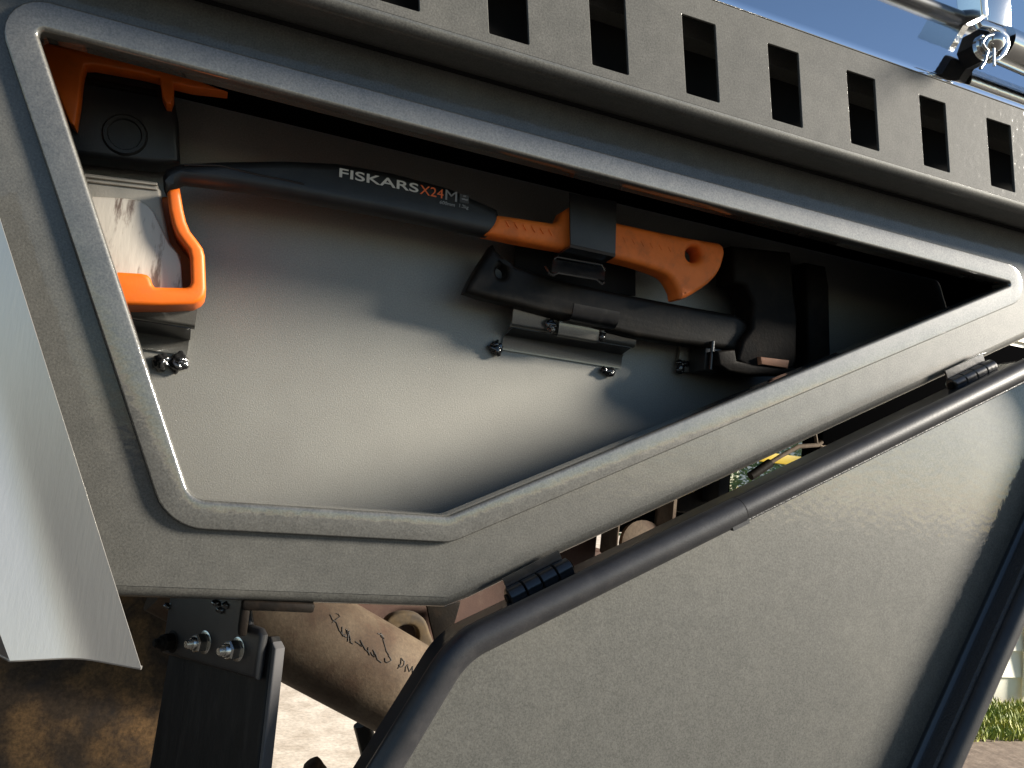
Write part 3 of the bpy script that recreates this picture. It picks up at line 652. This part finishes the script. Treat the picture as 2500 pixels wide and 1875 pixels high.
tube('cross_pin', [P(2426, 118, -0.098), P(2427, 161, -0.098)], 0.0013, M['zinc'], lp, n=10)
tube('spring_clip', catmull([P(2424, 85, -0.094), P(2408, 90, -0.098), P(2399, 104, -0.098), P(2404, 116, -0.098), P(2411, 124, -0.098), P(2406, 140, -0.098), P(2404, 150, -0.098), P(2393, 167, -0.098)], 4), 0.0015, M['zinc'], lp, n=10)

# ------------------------------------------------------------------ background
house = thing('house', 'cream weatherboard house wall behind the truck, lower right', 'house')
hx0, hx1, hy = 4.45, 12.0, 2.98
k = 0; z = 0.16
box('foundation', (hx0, hy + 0.02, 0.0), (hx1, hy + 0.2, 0.17), M['board'], house, 0.01)
while z < 2.7:
    vs = [(hx0, hy, z), (hx1, hy, z), (hx1, hy + 0.022, z + 0.165), (hx0, hy + 0.022, z + 0.165), (hx0, hy + 0.06, z), (hx1, hy + 0.06, z), (hx1, hy + 0.06, z + 0.165), (hx0, hy + 0.06, z + 0.165)]
    mesh('weatherboard', vs, [(0, 1, 2, 3), (4, 5, 6, 7), (0, 1, 5, 4), (3, 2, 6, 7), (0, 3, 7, 4), (1, 2, 6, 5)], M['board'], house); z += 0.158
box('corner_board', (P(2494, 1650, hy).x, hy - 0.03, 0.05), (P(2494, 1650, hy).x + 0.11, hy - 0.004, 2.7), M['board'], house, 0.004)
box('side_wall', (hx0, hy + 0.07, 0.0), (hx0 + 0.08, hy + 2.4, 2.75), M['board'], house, 0.004)
mesh('roof', [(hx0 - .3, hy - .12, 2.78), (hx1, hy - .12, 2.78), (hx1, hy + 2.5, 3.6), (hx0 - .3, hy + 2.5, 3.6), (hx0 - .3, hy - .12, 2.71), (hx1, hy - .12, 2.71), (hx1, hy + 2.5, 3.52), (hx0 - .3, hy + 2.5, 3.52)],
     [(0, 1, 2, 3), (4, 5, 6, 7), (0, 1, 5, 4), (1, 2, 6, 5), (2, 3, 7, 6), (3, 0, 4, 7)], M['darksteel'], house)
def blades(name, n, area, h, material, rnd, wdt=0.006):
    vs = []; fs = []
    for i in range(n):
        x = rnd.uniform(area[0], area[1]); y = rnd.uniform(area[2], area[3]); a = rnd.uniform(0, 6.28); hh_ = h * rnd.uniform(0.4, 1.2); l = rnd.uniform(0.1, 0.6) * hh_
        dx, dy = math.cos(a), math.sin(a); b = len(vs)
        vs += [(x - dy * wdt, y + dx * wdt, 0.003), (x + dy * wdt, y - dx * wdt, 0.003), (x + dx * l * .4 + dy * wdt * .7, y + dy * l * .4 - dx * wdt * .7, hh_ * .6), (x + dx * l * .4 - dy * wdt * .7, y + dy * l * .4 + dx * wdt * .7, hh_ * .6), (x + dx * l, y + dy * l, hh_)]
        fs += [(b, b + 1, b + 2, b + 3), (b + 3, b + 2, b + 4)]
    return mesh(name, vs, fs, material)
rnd = random.Random(3)
gr = blades('grass', 9000, (3.2, 6.5, 2.36, 2.96), 0.055, M['grass'], rnd); tag(gr, 'sunlit green grass strip along the house wall', 'grass', kind='stuff')
hg = bpy.data.meshes.new('hedge')
vs = []; fs = []
for i in range(16000):
    x = rnd.uniform(2.7, 4.35); y = rnd.uniform(3.9, 4.4); z = rnd.uniform(0.05, 1.65) * rnd.uniform(.8, 1.1); a = rnd.uniform(0, 6.28); e = rnd.uniform(-1, 1); s_ = rnd.uniform(.012, .028)
    d = Vector((math.cos(a), math.sin(a), e)).normalized(); q = d.orthogonal().normalized(); b = len(vs); c = Vector((x, y, z))
    vs += [c - d * s_, c + q * s_ * .5, c + d * s_, c - q * s_ * .5]; fs.append((b, b + 1, b + 2, b + 3))
hedge = thing('hedge', 'pale green hedge glimpsed through the slanted gap above the hatch door', 'hedge')
mesh('foliage', vs, fs, M['leaf'], hedge)
for x in (2.9, 3.3, 3.7, 4.1): tube('stem', [(x, 4.15, 0), (x + .05, 4.15, 1.2)], 0.03, M['bark'], hedge, n=8, up=(0, 1, 0))
yr = thing('yellow_barrier', 'yellow barrier rail glimpsed through the slanted gap', 'barrier')
zr = P(1920, 1122, 3.5).z
box('rail', (3.12, 3.5, zr - 0.03), (3.74, 3.55, zr + 0.03), M['yellow'], yr, 0.005)
for x in (3.13, 3.68): box('post', (x, 3.552, 0), (x + 0.05, 3.60, zr - 0.2 if x < 3.5 else zr + 0.02), M['yellow'], yr, 0.005)
